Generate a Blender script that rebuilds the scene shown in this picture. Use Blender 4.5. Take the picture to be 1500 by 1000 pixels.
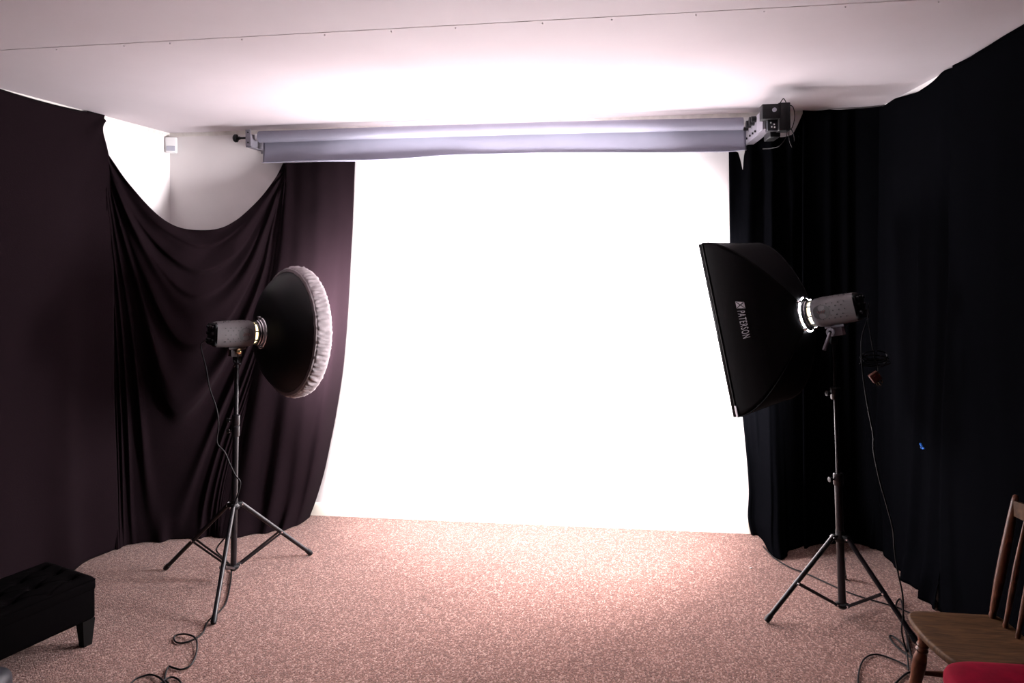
import bpy, bmesh, math, random
from math import sin, cos, pi, radians, sqrt, exp, log
from mathutils import Vector as V, Matrix, noise
random.seed(4)
for o in list(bpy.data.objects): bpy.data.objects.remove(o)
SC = bpy.context.scene
COL = SC.collection

# ------------------------------------------------------------------ camera
FPX, YAW, ROLL, SHIFT, CH = 1061.126, 0.1398, -0.010086, -131.42, 1.62
R_ = V((cos(YAW), sin(YAW), 0)); F_ = V((-sin(YAW), cos(YAW), 0)); Z_ = V((0, 0, 1))
XC = R_*cos(ROLL) + Z_*sin(ROLL); YC = Z_*cos(ROLL) - R_*sin(ROLL); ZC = -F_
cam = bpy.data.cameras.new('camera'); cam.sensor_width = 36; cam.lens = 36*FPX/1500
cam.shift_y = SHIFT/1500; cam.clip_start = .05
co = bpy.data.objects.new('camera', cam); COL.objects.link(co)
M = Matrix((XC, YC, ZC)).transposed().to_4x4(); M.translation = V((0, 0, CH)); co.matrix_world = M
SC.camera = co

def ray(x, y):
    u, v = x-750, y-500-SHIFT
    return XC*u - YC*v + F_*FPX
def at(x, y, X=None, Y=None, Z=None):
    """where the sight line of a photo point meets a wall, the floor or another real plane of the room"""
    d = ray(x, y)
    t = X/d.x if X is not None else Y/d.y if Y is not None else (Z-CH)/d.z
    return V((0, 0, CH)) + d*t

# ------------------------------------------------------------------ world, exposure
w = bpy.data.worlds.new('world'); SC.world = w; w.use_nodes = True
w.node_tree.nodes['Background'].inputs[0].default_value = (.8, .8, 1, 1)
w.node_tree.nodes['Background'].inputs[1].default_value = .0
vs = SC.view_settings; vs.view_transform = 'Standard'; vs.look = 'None'; vs.gamma = 1
vs.use_curve_mapping = False; vs.exposure = 0.0
SOFTBOX_LIGHT, DISH_LIGHT = 11.0, 11.0      # the glowing diffuser cloths
SOFTBOX_WATT, DISH_WATT = 160.0, 140.0        # the flashes' own beams through them
SOFTBOX_SPREAD, DISH_SPREAD = 148, 150

# ------------------------------------------------------------------ materials
def mat(name, col, rough=.6, metal=0, emit=None, sheen=0, spec=.5, noise_=0, scale=30, bump=0, trans=0, coat=0, stretch=None):
    m = bpy.data.materials.new(name); m.use_nodes = True
    nt = m.node_tree; b = nt.nodes['Principled BSDF']
    b.inputs['Base Color'].default_value = (*col, 1); b.inputs['Roughness'].default_value = rough
    b.inputs['Metallic'].default_value = metal; b.inputs['Specular IOR Level'].default_value = spec
    b.inputs['Sheen Weight'].default_value = sheen; b.inputs['Coat Weight'].default_value = coat
    if sheen: b.inputs['Sheen Roughness'].default_value = .5
    if emit:
        b.inputs['Emission Color'].default_value = (*emit[0], 1); b.inputs['Emission Strength'].default_value = emit[1]
    if noise_ or bump:
        tc = nt.nodes.new('ShaderNodeTexCoord'); mp = nt.nodes.new('ShaderNodeMapping')
        nt.links.new(tc.outputs['Object'], mp.inputs[0])
        if stretch: mp.inputs['Scale'].default_value = stretch
        n = nt.nodes.new('ShaderNodeTexNoise'); n.inputs['Scale'].default_value = scale; n.inputs['Detail'].default_value = 6
        nt.links.new(mp.outputs[0], n.inputs['Vector'])
        if noise_:
            r = nt.nodes.new('ShaderNodeValToRGB')
            r.color_ramp.elements[0].position = .3; r.color_ramp.elements[1].position = .7
            r.color_ramp.elements[0].color = (*[c*(1-noise_) for c in col], 1)
            r.color_ramp.elements[1].color = (*[min(1, c*(1+noise_)) for c in col], 1)
            nt.links.new(n.outputs[0], r.inputs[0]); nt.links.new(r.outputs[0], b.inputs['Base Color'])
        if bump:
            bp = nt.nodes.new('ShaderNodeBump'); bp.inputs['Strength'].default_value = bump; bp.inputs['Distance'].default_value = .005
            nt.links.new(n.outputs[0], bp.inputs['Height']); nt.links.new(bp.outputs[0], b.inputs['Normal'])
    return m

MAT = dict(
    wall=mat('painted wall', (.78, .74, .735), .7, noise_=.02, scale=5, bump=.05),
    ceil=mat('ceiling board paint', (.60, .545, .575), .75, noise_=.025, scale=3, bump=.04),
    trim=mat('cream gloss paint', (.80, .75, .66), .4),
    plaster=mat('cream filler strip', (.74, .70, .66), .7, noise_=.12, scale=18, bump=.2),
    vinyl=mat('grey vinyl', (.22, .215, .27), .5, spec=.3, noise_=.05, scale=4),
    steel=mat('brushed steel', (.17, .158, .185), .5, .2, noise_=.1, scale=40),
    chrome=mat('chrome', (.9, .9, .92), .22, 1),
    brass=mat('brass', (.75, .55, .3), .25, 1),
    black=mat('black plastic', (.004, .004, .005), .45, spec=.3),
    blackmetal=mat('black painted tube', (.005, .004, .0055), .32, spec=.4),
    dishblack=mat('satin black dish', (.002, .002, .0025), .5, spec=.25),
    white=mat('white plastic', (.8, .8, .8), .4),
    lens=mat('grey sensor lens', (.42, .43, .50), .35),
    flash=mat('grey flash casing', (.075, .065, .068), .6, spec=.3, bump=.05, scale=200),
    flashdark=mat('darker casing oval', (.022, .018, .019), .6),
    redink=mat('dull red print', (.09, .02, .02), .5),
    rubber=mat('black rubber cable', (.003, .0025, .0035), .5, spec=.15),
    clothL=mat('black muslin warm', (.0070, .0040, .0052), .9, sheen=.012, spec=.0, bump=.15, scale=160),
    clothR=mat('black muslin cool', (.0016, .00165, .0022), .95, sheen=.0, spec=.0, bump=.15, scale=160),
    softshell=mat('black nylon', (.0028, .0020, .0024), .6, spec=.12, bump=.1, scale=60),
    sock=mat('white elastic fabric', (.21, .18, .187), .8, bump=.3, scale=60),
    diff=mat('lit softbox diffuser', (.9, .9, .9), .8, emit=((1, .955, .985), SOFTBOX_LIGHT)),
    diffd=mat('lit dish diffuser', (.9, .9, .9), .8, emit=((1, .955, .985), DISH_LIGHT)),
    glow=mat('modelling lamp glow', (1, .8, .5), .5, emit=((1, .80, .45), 3)),
    glowb=mat('bright modelling lamp glow', (1, .9, .7), .5, emit=((1, .84, .60), 14)),
    glowc=mat('bright lamp collar glow', (.9, .9, 1), .5, emit=((.9, .9, 1), 22)),
    velvet=mat('black tufted velvet', (.0010, .0006, .0008), .95, spec=.03, bump=.1, scale=80),
    darkwood=mat('black stained wood', (.0015, .0012, .0012), .6, spec=.15),
    red=mat('crimson velvet', (.15, .0006, .012), .9, spec=.05, noise_=.15, scale=25, bump=.1),
    blue=mat('blue plastic', (.01, .10, .45), .4),
    case=mat('dark grey moulded plastic', (.013, .013, .018), .45, spec=.4),
    print_=mat('silver print', (.55, .52, .55), .5),
    plug=mat('brown plug', (.09, .03, .02), .4),
)
# wood with grain
def wood(name, c1, c2, rough=.35):
    m = bpy.data.materials.new(name); m.use_nodes = True; nt = m.node_tree; b = nt.nodes['Principled BSDF']
    tc = nt.nodes.new('ShaderNodeTexCoord'); mp = nt.nodes.new('ShaderNodeMapping'); mp.inputs['Scale'].default_value = (4, 26, 8)
    n = nt.nodes.new('ShaderNodeTexNoise'); n.inputs['Scale'].default_value = 2.2; n.inputs['Detail'].default_value = 8; n.inputs['Distortion'].default_value = 1.2
    r = nt.nodes.new('ShaderNodeValToRGB'); r.color_ramp.elements[0].position = .35; r.color_ramp.elements[1].position = .7
    r.color_ramp.elements[0].color = (*c1, 1); r.color_ramp.elements[1].color = (*c2, 1)
    nt.links.new(tc.outputs['Object'], mp.inputs[0]); nt.links.new(mp.outputs[0], n.inputs['Vector'])
    nt.links.new(n.outputs[0], r.inputs[0]); nt.links.new(r.outputs[0], b.inputs['Base Color'])
    b.inputs['Roughness'].default_value = rough; b.inputs['Specular IOR Level'].default_value = .2
    return m
MAT['seatwood'] = wood('worn varnished elm', (.036, .014, .004), (.088, .040, .013), .7)
MAT['legwood'] = wood('reddish turned beech', (.05, .017, .009), (.12, .042, .022))
# loop pile carpet
def carpet():
    m = bpy.data.materials.new('brown pink loop carpet'); m.use_nodes = True; nt = m.node_tree; L = nt.links; b = nt.nodes['Principled BSDF']
    tc = nt.nodes.new('ShaderNodeTexCoord'); mp = nt.nodes.new('ShaderNodeMapping'); mp.inputs['Rotation'].default_value = (0, 0, .5); mp.inputs['Scale'].default_value = (1, .62, 1)
    vo = nt.nodes.new('ShaderNodeTexVoronoi'); vo.inputs['Scale'].default_value = 185; vo.inputs['Randomness'].default_value = .8
    L.new(tc.outputs['Object'], mp.inputs[0]); L.new(mp.outputs[0], vo.inputs['Vector'])
    sep = nt.nodes.new('ShaderNodeSeparateColor'); L.new(vo.outputs['Color'], sep.inputs[0])
    r = nt.nodes.new('ShaderNodeValToRGB'); e = r.color_ramp.elements
    e[0].position = 0; e[0].color = (.080, .036, .028, 1); e[1].position = 1; e[1].color = (.265, .165, .138, 1)
    k = e.new(.40); k.color = (.120, .054, .041, 1); k = e.new(.75); k.color = (.172, .085, .066, 1)
    L.new(sep.outputs[0], r.inputs[0])
    n = nt.nodes.new('ShaderNodeTexNoise'); n.inputs['Scale'].default_value = 2.5; n.inputs['Detail'].default_value = 5
    L.new(tc.outputs['Object'], n.inputs['Vector'])
    mr = nt.nodes.new('ShaderNodeMapRange'); mr.inputs['To Min'].default_value = .86; mr.inputs['To Max'].default_value = 1.12
    L.new(n.outputs[0], mr.inputs[0])
    mx = nt.nodes.new('ShaderNodeVectorMath'); mx.operation = 'SCALE'; L.new(r.outputs[0], mx.inputs[0]); L.new(mr.outputs[0], mx.inputs['Scale'])
    L.new(mx.outputs[0], b.inputs['Base Color'])
    bp = nt.nodes.new('ShaderNodeBump'); bp.invert = True; bp.inputs['Strength'].default_value = .7; bp.inputs['Distance'].default_value = .004
    L.new(vo.outputs['Distance'], bp.inputs['Height']); L.new(bp.outputs[0], b.inputs['Normal'])
    b.inputs['Roughness'].default_value = .95; b.inputs['Specular IOR Level'].default_value = .1; b.inputs['Sheen Weight'].default_value = .15
    return m
MAT['carpet'] = carpet()

# ------------------------------------------------------------------ mesh helpers
class MB:
    def __init__(s): s.v = []; s.f = []; s.parts = []
    def add(s, v, f):
        s.parts.append((list(v), list(f))); k = len(s.v); s.v += [V(p) for p in v]; s.f += [tuple(i+k for i in q) for q in f]; return s
    def box(s, c, size, rot=None, bev=0):
        c = V(c); hx, hy, hz = [a/2 for a in size]
        if bev:
            bm = bmesh.new(); bmesh.ops.create_cube(bm, size=1)
            for q in bm.verts: q.co = V((q.co.x*size[0], q.co.y*size[1], q.co.z*size[2]))
            bmesh.ops.bevel(bm, geom=bm.edges[:]+bm.verts[:], offset=bev, segments=3, profile=.5, affect='EDGES')
            vv = [q.co.copy() for q in bm.verts]; ff = [[q.index for q in f.verts] for f in bm.faces]; bm.free()
        else:
            vv = [V((x*hx, y*hy, z*hz)) for x in (-1, 1) for y in (-1, 1) for z in (-1, 1)]
            ff = [(0, 1, 3, 2), (4, 6, 7, 5), (0, 4, 5, 1), (2, 3, 7, 6), (0, 2, 6, 4), (1, 5, 7, 3)]
        if rot is not None: vv = [rot @ q for q in vv]
        return s.add([c+q for q in vv], ff)
    def lathe(s, o, ax, prof, n=32, a0=0, fn=None):
        """prof: (distance along the axis, radius)"""
        o = V(o); ax = V(ax).normalized(); t = ax.orthogonal().normalized(); b = ax.cross(t)
        vv = []; ff = []; m = len(prof)
        for i, (h, r) in enumerate(prof):
            for k in range(n):
                a = 2*pi*k/n+a0; hh, rr = (h, r) if fn is None else fn(i, h, r, a)
                vv.append(o+ax*hh+(t*cos(a)+b*sin(a))*max(rr, 1e-5))
        for i in range(m-1):
            for k in range(n):
                j = (k+1) % n; ff.append((i*n+k, i*n+j, (i+1)*n+j, (i+1)*n+k))
        return s.add(vv, ff)
    def cyl(s, a, b, r, r2=None, n=20):
        a = V(a); b = V(b); L = (b-a).length; r2 = r if r2 is None else r2
        return s.lathe(a, b-a, [(0, 0), (0, r), (L, r2), (L, 0)], n)
    def tube(s, pts, r, n=8, sub=8, smooth=True):
        P = [V(p) for p in pts]
        if smooth:
            Q = []
            for i in range(len(P)-1):
                p0, p1, p2, p3 = P[max(i-1, 0)], P[i], P[i+1], P[min(i+2, len(P)-1)]
                for k in range(sub):
                    t = k/sub
                    Q.append(.5*((2*p1)+(p2-p0)*t+(2*p0-5*p1+4*p2-p3)*t*t+(3*p1-p0-3*p2+p3)*t**3))
            P = Q+[P[-1]]
        vv = []; ff = []; up = None
        for i, p in enumerate(P):
            d = (P[min(i+1, len(P)-1)]-P[max(i-1, 0)])
            if d.length < 1e-7: d = V((0, 0, 1))
            d.normalize()
            up = d.orthogonal().normalized() if up is None else (up-d*up.dot(d)).normalized()
            b = d.cross(up)
            for k in range(n): a = 2*pi*k/n; vv.append(p+(up*cos(a)+b*sin(a))*r)
        for i in range(len(P)-1):
            for k in range(n): j = (k+1) % n; ff.append((i*n+k, i*n+j, (i+1)*n+j, (i+1)*n+k))
        ff.append(tuple(range(n-1, -1, -1))); ff.append(tuple(range((len(P)-1)*n, len(P)*n)))
        return s.add(vv, ff)
    def ball(s, c, r, n=16, sc=(1, 1, 1)):
        c = V(c); vv = []; ff = []; m = n//2
        for i in range(m+1):
            for k in range(n):
                t = pi*i/m; a = 2*pi*k/n
                vv.append(c+V((r*sin(t)*cos(a)*sc[0], r*sin(t)*sin(a)*sc[1], r*cos(t)*sc[2])))
        for i in range(m):
            for k in range(n): j = (k+1) % n; ff.append((i*n+k, i*n+j, (i+1)*n+j, (i+1)*n+k))
        return s.add(vv, ff)
    def each(s, name, m, parent=None, **kw):
        """every added piece becomes an object of its own"""
        return [MB().add(v, f).build(name, m, parent, **kw) for v, f in s.parts]
    def build(s, name, m, parent=None, smooth=True, ang=38, solid=0):
        me = bpy.data.meshes.new(name)
        bm = bmesh.new()
        vs_ = [bm.verts.new(p) for p in s.v]
        for q in s.f:
            try: bm.faces.new([vs_[i] for i in q])
            except ValueError: pass
        bmesh.ops.remove_doubles(bm, verts=bm.verts, dist=1e-5)
        if not solid: bmesh.ops.recalc_face_normals(bm, faces=bm.faces)
        org = V((0, 0, 0)) if parent is None else parent_world(parent)
        for q in bm.verts: q.co -= org
        bm.to_mesh(me); bm.free()
        me.materials.append(MAT[m] if isinstance(m, str) else m)
        if smooth:
            for p in me.polygons: p.use_smooth = True
            me.set_sharp_from_angle(angle=radians(ang))
        o = bpy.data.objects.new(name, me); COL.objects.link(o)
        if parent is not None: o.parent = parent
        if solid:
            md = o.modifiers.new('thickness', 'SOLIDIFY'); md.thickness = solid; md.offset = 0
        return o
def parent_world(o):
    p = V((0, 0, 0))
    while o is not None: p += o.location; o = o.parent
    return p
def thing(name, label, cat, loc, group=None):
    o = bpy.data.objects.new(name, None); COL.objects.link(o); o.location = loc; o.empty_display_size = .05
    return tag(o, label, cat, group)
def tag(o, label, cat, group=None):
    o['label'] = label; o['category'] = cat
    if group: o['group'] = group
    return o
def struct(o): o['kind'] = 'structure'; return o

# ------------------------------------------------------------------ room shell
XL, XR, YB, YF, H = -2.809, 1.467, 4.2875, -1.6, 2.4
T = .12
struct(MB().box(((XL+XR)/2, (YB+YF)/2, -T/2), (XR-XL+2*T, YB-YF+2*T, T)).build('floor', 'carpet', smooth=False))
struct(MB().box(((XL+XR)/2, (YB+YF)/2, H+T/2), (XR-XL+2*T, YB-YF+2*T, T)).build('ceiling', 'ceil', smooth=False))
struct(MB().box((XL-T/2, (YB+YF)/2, H/2), (T, YB-YF+2*T, H)).build('wall_left', 'wall', smooth=False))
struct(MB().box((XR+T/2, (YB+YF)/2, H/2), (T, YB-YF+2*T, H)).build('wall_right', 'wall', smooth=False))
struct(MB().box(((XL+XR)/2, YB+T/2, H/2), (XR-XL, T, H)).build('wall_back', 'wall', smooth=False))
struct(MB().box(((XL+XR)/2, YF-T/2, H/2), (XR-XL, T, H)).build('wall_front', 'case', smooth=False))
def prism_x(x0, x1, prof):
    n = len(prof); v = [(x0, y, z) for y, z in prof]+[(x1, y, z) for y, z in prof]
    return MB().add(v, [tuple(range(n)), tuple(range(2*n-1, n-1, -1))]+[(i, i+n, (i+1) % n+n, (i+1) % n) for i in range(n)])
struct(prism_x(XL, XR, [(YB, 0), (YB-.016, 0), (YB-.016, .055), (YB-.012, .066), (YB-.006, .073), (YB, .075)]).build('baseboard_back', 'trim', ang=20))
bb = MB().box((XL+.008, (YB+YF)/2, .0375), (.016, YB-YF-.04, .075)); struct(bb.build('baseboard_left', 'trim', smooth=False))
bb = MB().box((XR-.008, (YB+YF)/2, .0375), (.016, YB-YF-.04, .075)); struct(bb.build('baseboard_right', 'trim', smooth=False))
# filler strips under the ceiling, with nail heads
def nails(mb, pts, n):
    for p in pts: mb.ball(p, .0028, 8)
m = MB().box(((XL+XR)/2, YB-.002, H-.0125), (XR-XL-.01, .004, .025)); nails(m, [(XL+.12+i*.11+random.uniform(-.02, .02), YB-.004, H-.014) for i in range(36)], 0)
struct(m.build('trim_1', 'plaster'))
m = MB().box((XL+.002, (YB+YF)/2, H-.0125), (.004, YB-YF-.01, .025)); nails(m, [(XL+.004, YB-.1-i*.12+random.uniform(-.03, .03), H-.014) for i in range(40)], 0)
struct(m.build('trim_2', 'plaster'))
m = MB().box(((XL+XR)/2, 2.455, H-.0006), (XR-XL-.01, .034, .0012))
nails(m, [(XL+.2+i*.26+random.uniform(-.04, .04), 2.462, H-.003) for i in range(16)], 0)
struct(m.build('trim_3', 'ceil', smooth=False))

# ------------------------------------------------------------------ cloth
def cr(P, t):
    """Catmull-Rom through equally spaced P, t in 0..1 (lists of floats or vectors)"""
    n = len(P)-1; k = min(int(t*n), n-1); f = t*n-k
    p0, p1, p2, p3 = P[max(k-1, 0)], P[k], P[k+1], P[min(k+2, n)]
    return .5*((2*p1)+(p2-p0)*f+(2*p0-5*p1+4*p2-p3)*f*f+(3*p1-p0-3*p2+p3)*f**3)
def lin(P, t):
    """piecewise linear through (t, value) pairs"""
    if t <= P[0][0]: return P[0][1]
    for a, b in zip(P, P[1:]):
        if t <= b[0]:
            k = (t-a[0])/(b[0]-a[0]); k = k
            return a[1]*(1-k)+b[1]*k
    return P[-1][1]
def sm(P, t):
    """smoothstepped through (t, value) pairs"""
    if t <= P[0][0]: return P[0][1]
    for a, b in zip(P, P[1:]):
        if t <= b[0]:
            k = (t-a[0])/(b[0]-a[0]); k = k*k*(3-2*k)
            return a[1]*(1-k)+b[1]*k
    return P[-1][1]
def grid(nu, nv, fn, name, m, parent=None, solid=.002):
    mb = MB(); vv = [fn(i/nu, j/nv) for i in range(nu+1) for j in range(nv+1)]
    ff = [(i*(nv+1)+j, (i+1)*(nv+1)+j, (i+1)*(nv+1)+j+1, i*(nv+1)+j+1) for i in range(nu) for j in range(nv)]
    mb.add(vv, ff); return mb.build(name, m, parent, ang=180, solid=solid)
def nz(x, y, z=0): return noise.noise(V((x, y, z)))
def fold(x, sharp=1.6):
    """rounded ridge, narrow valley, 0..1"""
    return 1-abs(sin(x))**sharp if False else (.5+.5*cos(x))**sharp
def hem(parent_fn): pass

# drape on the left wall: hung from the ceiling edge, hem just touching the carpet
def left_wall_drape(u, v):
    y = 3.648-u*4.2
    if u < .05: y += 0
    top = H-.003-.012*abs(sin(u*17))*(u > .03)
    z = top*(1-v)+.004*v
    ph = u*68+nz(u*6, v*.8)*2.5
    amp = sm([(0, .001), (.08, .004), (.5, .009), (1, .014)], v)*(.7+.5*nz(u*4, 1.3))
    x = XL+.020+amp*(1+cos(ph))+.004*nz(u*20, v*3)
    # tension folds from the top pinned corner
    d = sqrt((u*4.2)**2+(v*2.4)**2); x += .010*exp(-d*2.2)*cos(8*math.atan2(v*2.4, u*4.2+.03))*(v > 0)
    # the free edge sways a little away from the wall
    e = exp(-u*44); x += e*(.012+.03*sm([(0, 0), (.1, .35), (.45, .9), (1, .6)], v)); y += e*(.03*sin(v*7.5)*(1-v)-.055*sm([(0, 0), (.05, .5), (.12, .2), (1, 0)], v))
    y += e*.02*v
    return V((x, y, z))
tag(grid(480, 140, left_wall_drape, 'wall_drape', 'clothL'), 'plain flat black drape covering the left wall from ceiling to carpet', 'drape')

# swagged drape across the left corner
A = V((-2.775, 3.652, 2.20)); B = V((-2.03, 4.262, 2.182))
AB = B-A; ABh = V((AB.x, AB.y, 0)); LAB = ABh.length; dAB = ABh/LAB; nAB = V((dAB.y, -dAB.x, 0))      # into the room
CORNER_TOP = [(0, 2.20), (.112, 2.025), (.266, 1.852), (.372, 1.786), (.505, 1.765), (.622, 1.778), (.72, 1.828), (.80, 1.90), (.888, 1.998), (.952, 2.093), (1, 2.182)]
def spl(P, t):
    if t <= P[0][0]: return P[0][1]
    for i in range(len(P)-1):
        if t <= P[i+1][0]:
            x0, y0 = P[i]; x1, y1 = P[i+1]; h = x1-x0
            m0 = (y1-P[i-1][1])/(x1-P[i-1][0]) if i > 0 else (y1-y0)/h
            m1 = (P[i+2][1]-y0)/(P[i+2][0]-x0) if i+2 < len(P) else (y1-y0)/h
            s = (t-x0)/h
            return (2*s**3-3*s*s+1)*y0+(s**3-2*s*s+s)*h*m0+(-2*s**3+3*s*s)*y1+(s**3-s*s)*h*m1
    return P[-1][1]
BOT = [(0, V((-2.755, 3.66, 0))), (.12, V((-2.70, 3.72, 0))), (.3, V((-2.56, 3.80, 0))), (.45, V((-2.41, 3.862, 0))), (.6, V((-2.25, 3.90, 0))), (.72, V((-2.11, 3.99, 0))), (.84, V((-2.03, 4.05, 0))), (.93, V((-1.965, 4.12, 0))), (1, V((-1.868, 4.245, 0)))]
EDGE = [(0, -1.562), (.215, -1.584), (.45, -1.618), (.62, -1.659), (.85, -1.762), (.94, -1.82), (1, -1.868)]   # right-hand edge against the lit wall
US = .60      # share of the width that is swag
CREASE = [(.475, .22, .80, .016, .045), (.60, .12, .86, .026, .07), (.745, .2, .9, .022, .08), (1.0, .1, .92, .028, .12), (1.36, .15, .95, .026, .16)]   # sharp hanging creases: depth, from, to, height, width
def swag(u, v):
    if u < US:
        s = u/US; base = A+ABh*s; ztop = spl(CORNER_TOP, s)
    else:
        s = 1+(u-US)/(1-US); k = s-1
        base = V((B.x+(-1.562-B.x)*k, 4.262-.018*sin(k*pi), 0)); ztop = 2.182-.002*sin(k*pi*2)
    b = V((spl([(t, p.x) for t, p in BOT], u), spl([(t, p.y) for t, p in BOT], u), 0))
    zb = .004
    z = ztop+(zb-ztop)*v
    # blend from the top line to the floor line
    hfrac = max(0, (2.18-z)/2.18)
    w = sm([(0, 0), (.25, .05), (1, 1)], hfrac) if u < US else sm([(0, 0), (1, 1)], hfrac)*.4+.6*hfrac**1.6
    x = base.x*(1-w)+b.x*w; y = base.y*(1-w)+b.y*w
    if u > US:
        k = (u-US)/(1-US)
        ex = spl(EDGE, min(max(hfrac, 0), 1)); x += (ex-(-1.562*(1-w)+b.x*w))*k**1.2
    # fold field: family of hanging curves through A and B
    def cfam(sq):
        env = 4*sq*(1-sq)+.075
        return (2.19-z)/env
    n = nAB if u < US else V((0, -1, 0))
    kk = min(max((u-US+.06)/.12, 0), 1); kk = kk*kk*(3-2*kk)
    n = (nAB*(1-kk)+V((0, -1, 0))*kk).normalized()
    sq = min(s, 1)
    c = cfam(sq) if s < 1 else (2.19-z)/.075
    c = max(c, .05)
    ph = 17*log(c+.25)+.8*nz(s*2.0, z*1.2, 3)-2*s
    side = 4*min(s, 1)*(1-min(s, 1))
    amp = .075*(.12+.88*side)*sm([(0, .15), (.12, .8), (.5, 1), (.9, .45), (1, .25)], v)*(.75+.6*nz(s*1.3, z*1.1, 7))
    amp *= (1-kk)
    f = (.5+.5*cos(ph+.55*sin(ph)))**1.3
    d = amp*f
    for ci, sa, sb, hh, wd in CREASE:
        e = min(max((sq-sa)/.16, 0), 1)*min(max((sb-sq)/.16, 0), 1)
        dc = c-ci-.05*(sq-.5)-.03*nz(sq*4, ci*9)
        d += hh*e*(exp(-(dc/wd)**2) if dc < 0 else exp(-(dc/(wd*.3))**2))*(1-kk)
    # overall billow of the slack cloth out of the corner
    d += .05*side*sin(pi*min(v*1.1, 1))*(1-kk)
    # long soft vertical pleats that fan from B
    s2 = s-1
    pv = sin(14*s2+2.2*hfrac)*.5+.5*sin(25*s2+1-3*hfrac)
    d += (.003+.020*hfrac)*(1+pv)*kk*(1 if s > 1 else .8)
    d += .016*exp(-((s2-.06-.10*hfrac)/.07)**2)*(1-hfrac*.4)
    # gathered fan right at B
    rB = sqrt((s2*LAB)**2+(2.18-z)**2); 
    if s2 < .05: d += .014*exp(-rB*1.6)*cos(26*math.atan2(max(2.18-z, .001), -(s2-.05)*LAB))*min(1, rB*6)
    rA = sqrt((s*LAB)**2+(2.2-z)**2); d += .018*exp(-rA*1.3)*(1+cos(20*math.atan2(2.2-z, s*LAB+.01)))*min(1, rA*5)
    d += .003*nz(s*5, z*6, 2)
    # the slack at the hem folds over softly on the carpet
    if z < .25:
        q = 1-z/.25; d += q*q*.018*(1+sin(u*31+nz(u*6, 0)*3))
    p = V((x, y, z))+n*d
    if p.y > YB-.022: p.y = YB-.022
    p.x = max(p.x, XL+.022)
    return p
tag(grid(420, 300, swag, 'corner_drape', 'clothL'), 'black drape sagging in a deep swag across the left corner under the motion sensor', 'drape')

# drapes right of the bright wall
TOP1 = [(0, 2.175), (.13, 2.170), (.165, 2.12), (.19, 2.065), (.205, 2.15), (.235, 2.205), (.30, 2.23), (.39, 2.243), (.58, 2.268), (.70, 2.250), (.84, 2.262), (.90, 2.30), (1, 2.385)]
E1 = [(0, .652), (.35, .654), (.60, .664), (.68, .702), (.78, .727), (.89, .744), (.96, .738), (1, .756)]
BT1 = [(0, (.754, 4.262)), (.25, (.80, 4.215)), (.42, (.806, 3.985)), (.60, (.845, 3.955)), (.75, (.885, 3.975)), (.85, (.92, 4.08)), (1, (1.06, 4.165))]
def narrow_panel(u, v):
    zt = spl(TOP1, u) if not .13 < u < .28 else lin(TOP1, u)
    z = zt+(.004-zt)*v; h = max(0, (2.39-z)/2.39)
    e = spl(E1, h)
    xt = .652+(1.06-.652)*u
    bx = spl([(t, p[0]) for t, p in BT1], u); by = spl([(t, p[1]) for t, p in BT1], u)
    w = h**1.8
    x = xt*(1-w)+bx*w; x += (e-(.652*(1-w)+.754*w))*(1-u)
    wy = max(0, (h-.45)/.55)**2.2
    y = 4.258*(1-wy)+by*wy
    ph = u*21+.9*sin(h*3)+1.3*nz(u*2, h*1.5, 4)
    d = (.010+.022*sm([(0, 0), (.3, 1), (1, 1)], h))*(.5+.5*cos(ph))**1.5
    # V-shaped sag between the two pins
    k = abs(u-.68)/.32
    if k < 1: d += .030*(1-k)*exp(-h*3.2)*(.5+.5*cos(34*(h-.055*0-.16*(1-k))))
    # one tall ridge catching the light
    d += .030*exp(-((u-(.56-.18*max(0, h-.3)))/.05)**2)*sm([(0, .2), (.4, 1), (.95, 1), (1, .4)], h)
    d += .003*nz(u*8, z*9, 2)
    d *= min(1, u*9+.25)
    return V((x, min(y-d, YB-.02), z))
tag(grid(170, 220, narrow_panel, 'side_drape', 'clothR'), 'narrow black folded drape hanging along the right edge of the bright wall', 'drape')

BT2 = [(0, (1.00, 4.13)), (.3, (1.14, 4.185)), (.6, (1.27, 4.215)), (.85, (1.36, 4.16)), (1, (1.405, 4.115))]
def corner_panel(u, v):
    zt = H-.008-.004*abs(sin(u*9)); z = zt+(.004-zt)*v; h = v
    bx = spl([(t, p[0]) for t, p in BT2], u); by = spl([(t, p[1]) for t, p in BT2], u)
    x = (1.05+.402*u)*(1-h)+bx*h; w = h**2
    y = (4.245-.05*max(0, u-.7)/.3)*(1-w)+by*w
    d = .016*(.5+.5*cos(u*20+nz(u*2, h, 9)*2.5))**1.6*(.4+.6*h)+.02*exp(-((u-.02)/.04)**2)*h**.5
    return V((min(x, 1.437+.014*(1-h)), y-d-.012, z))
tag(grid(120, 120, corner_panel, 'corner_drape', 'clothR'), 'very dark drape in the right corner behind the softbox stand, reaching the ceiling', 'drape')

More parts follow.
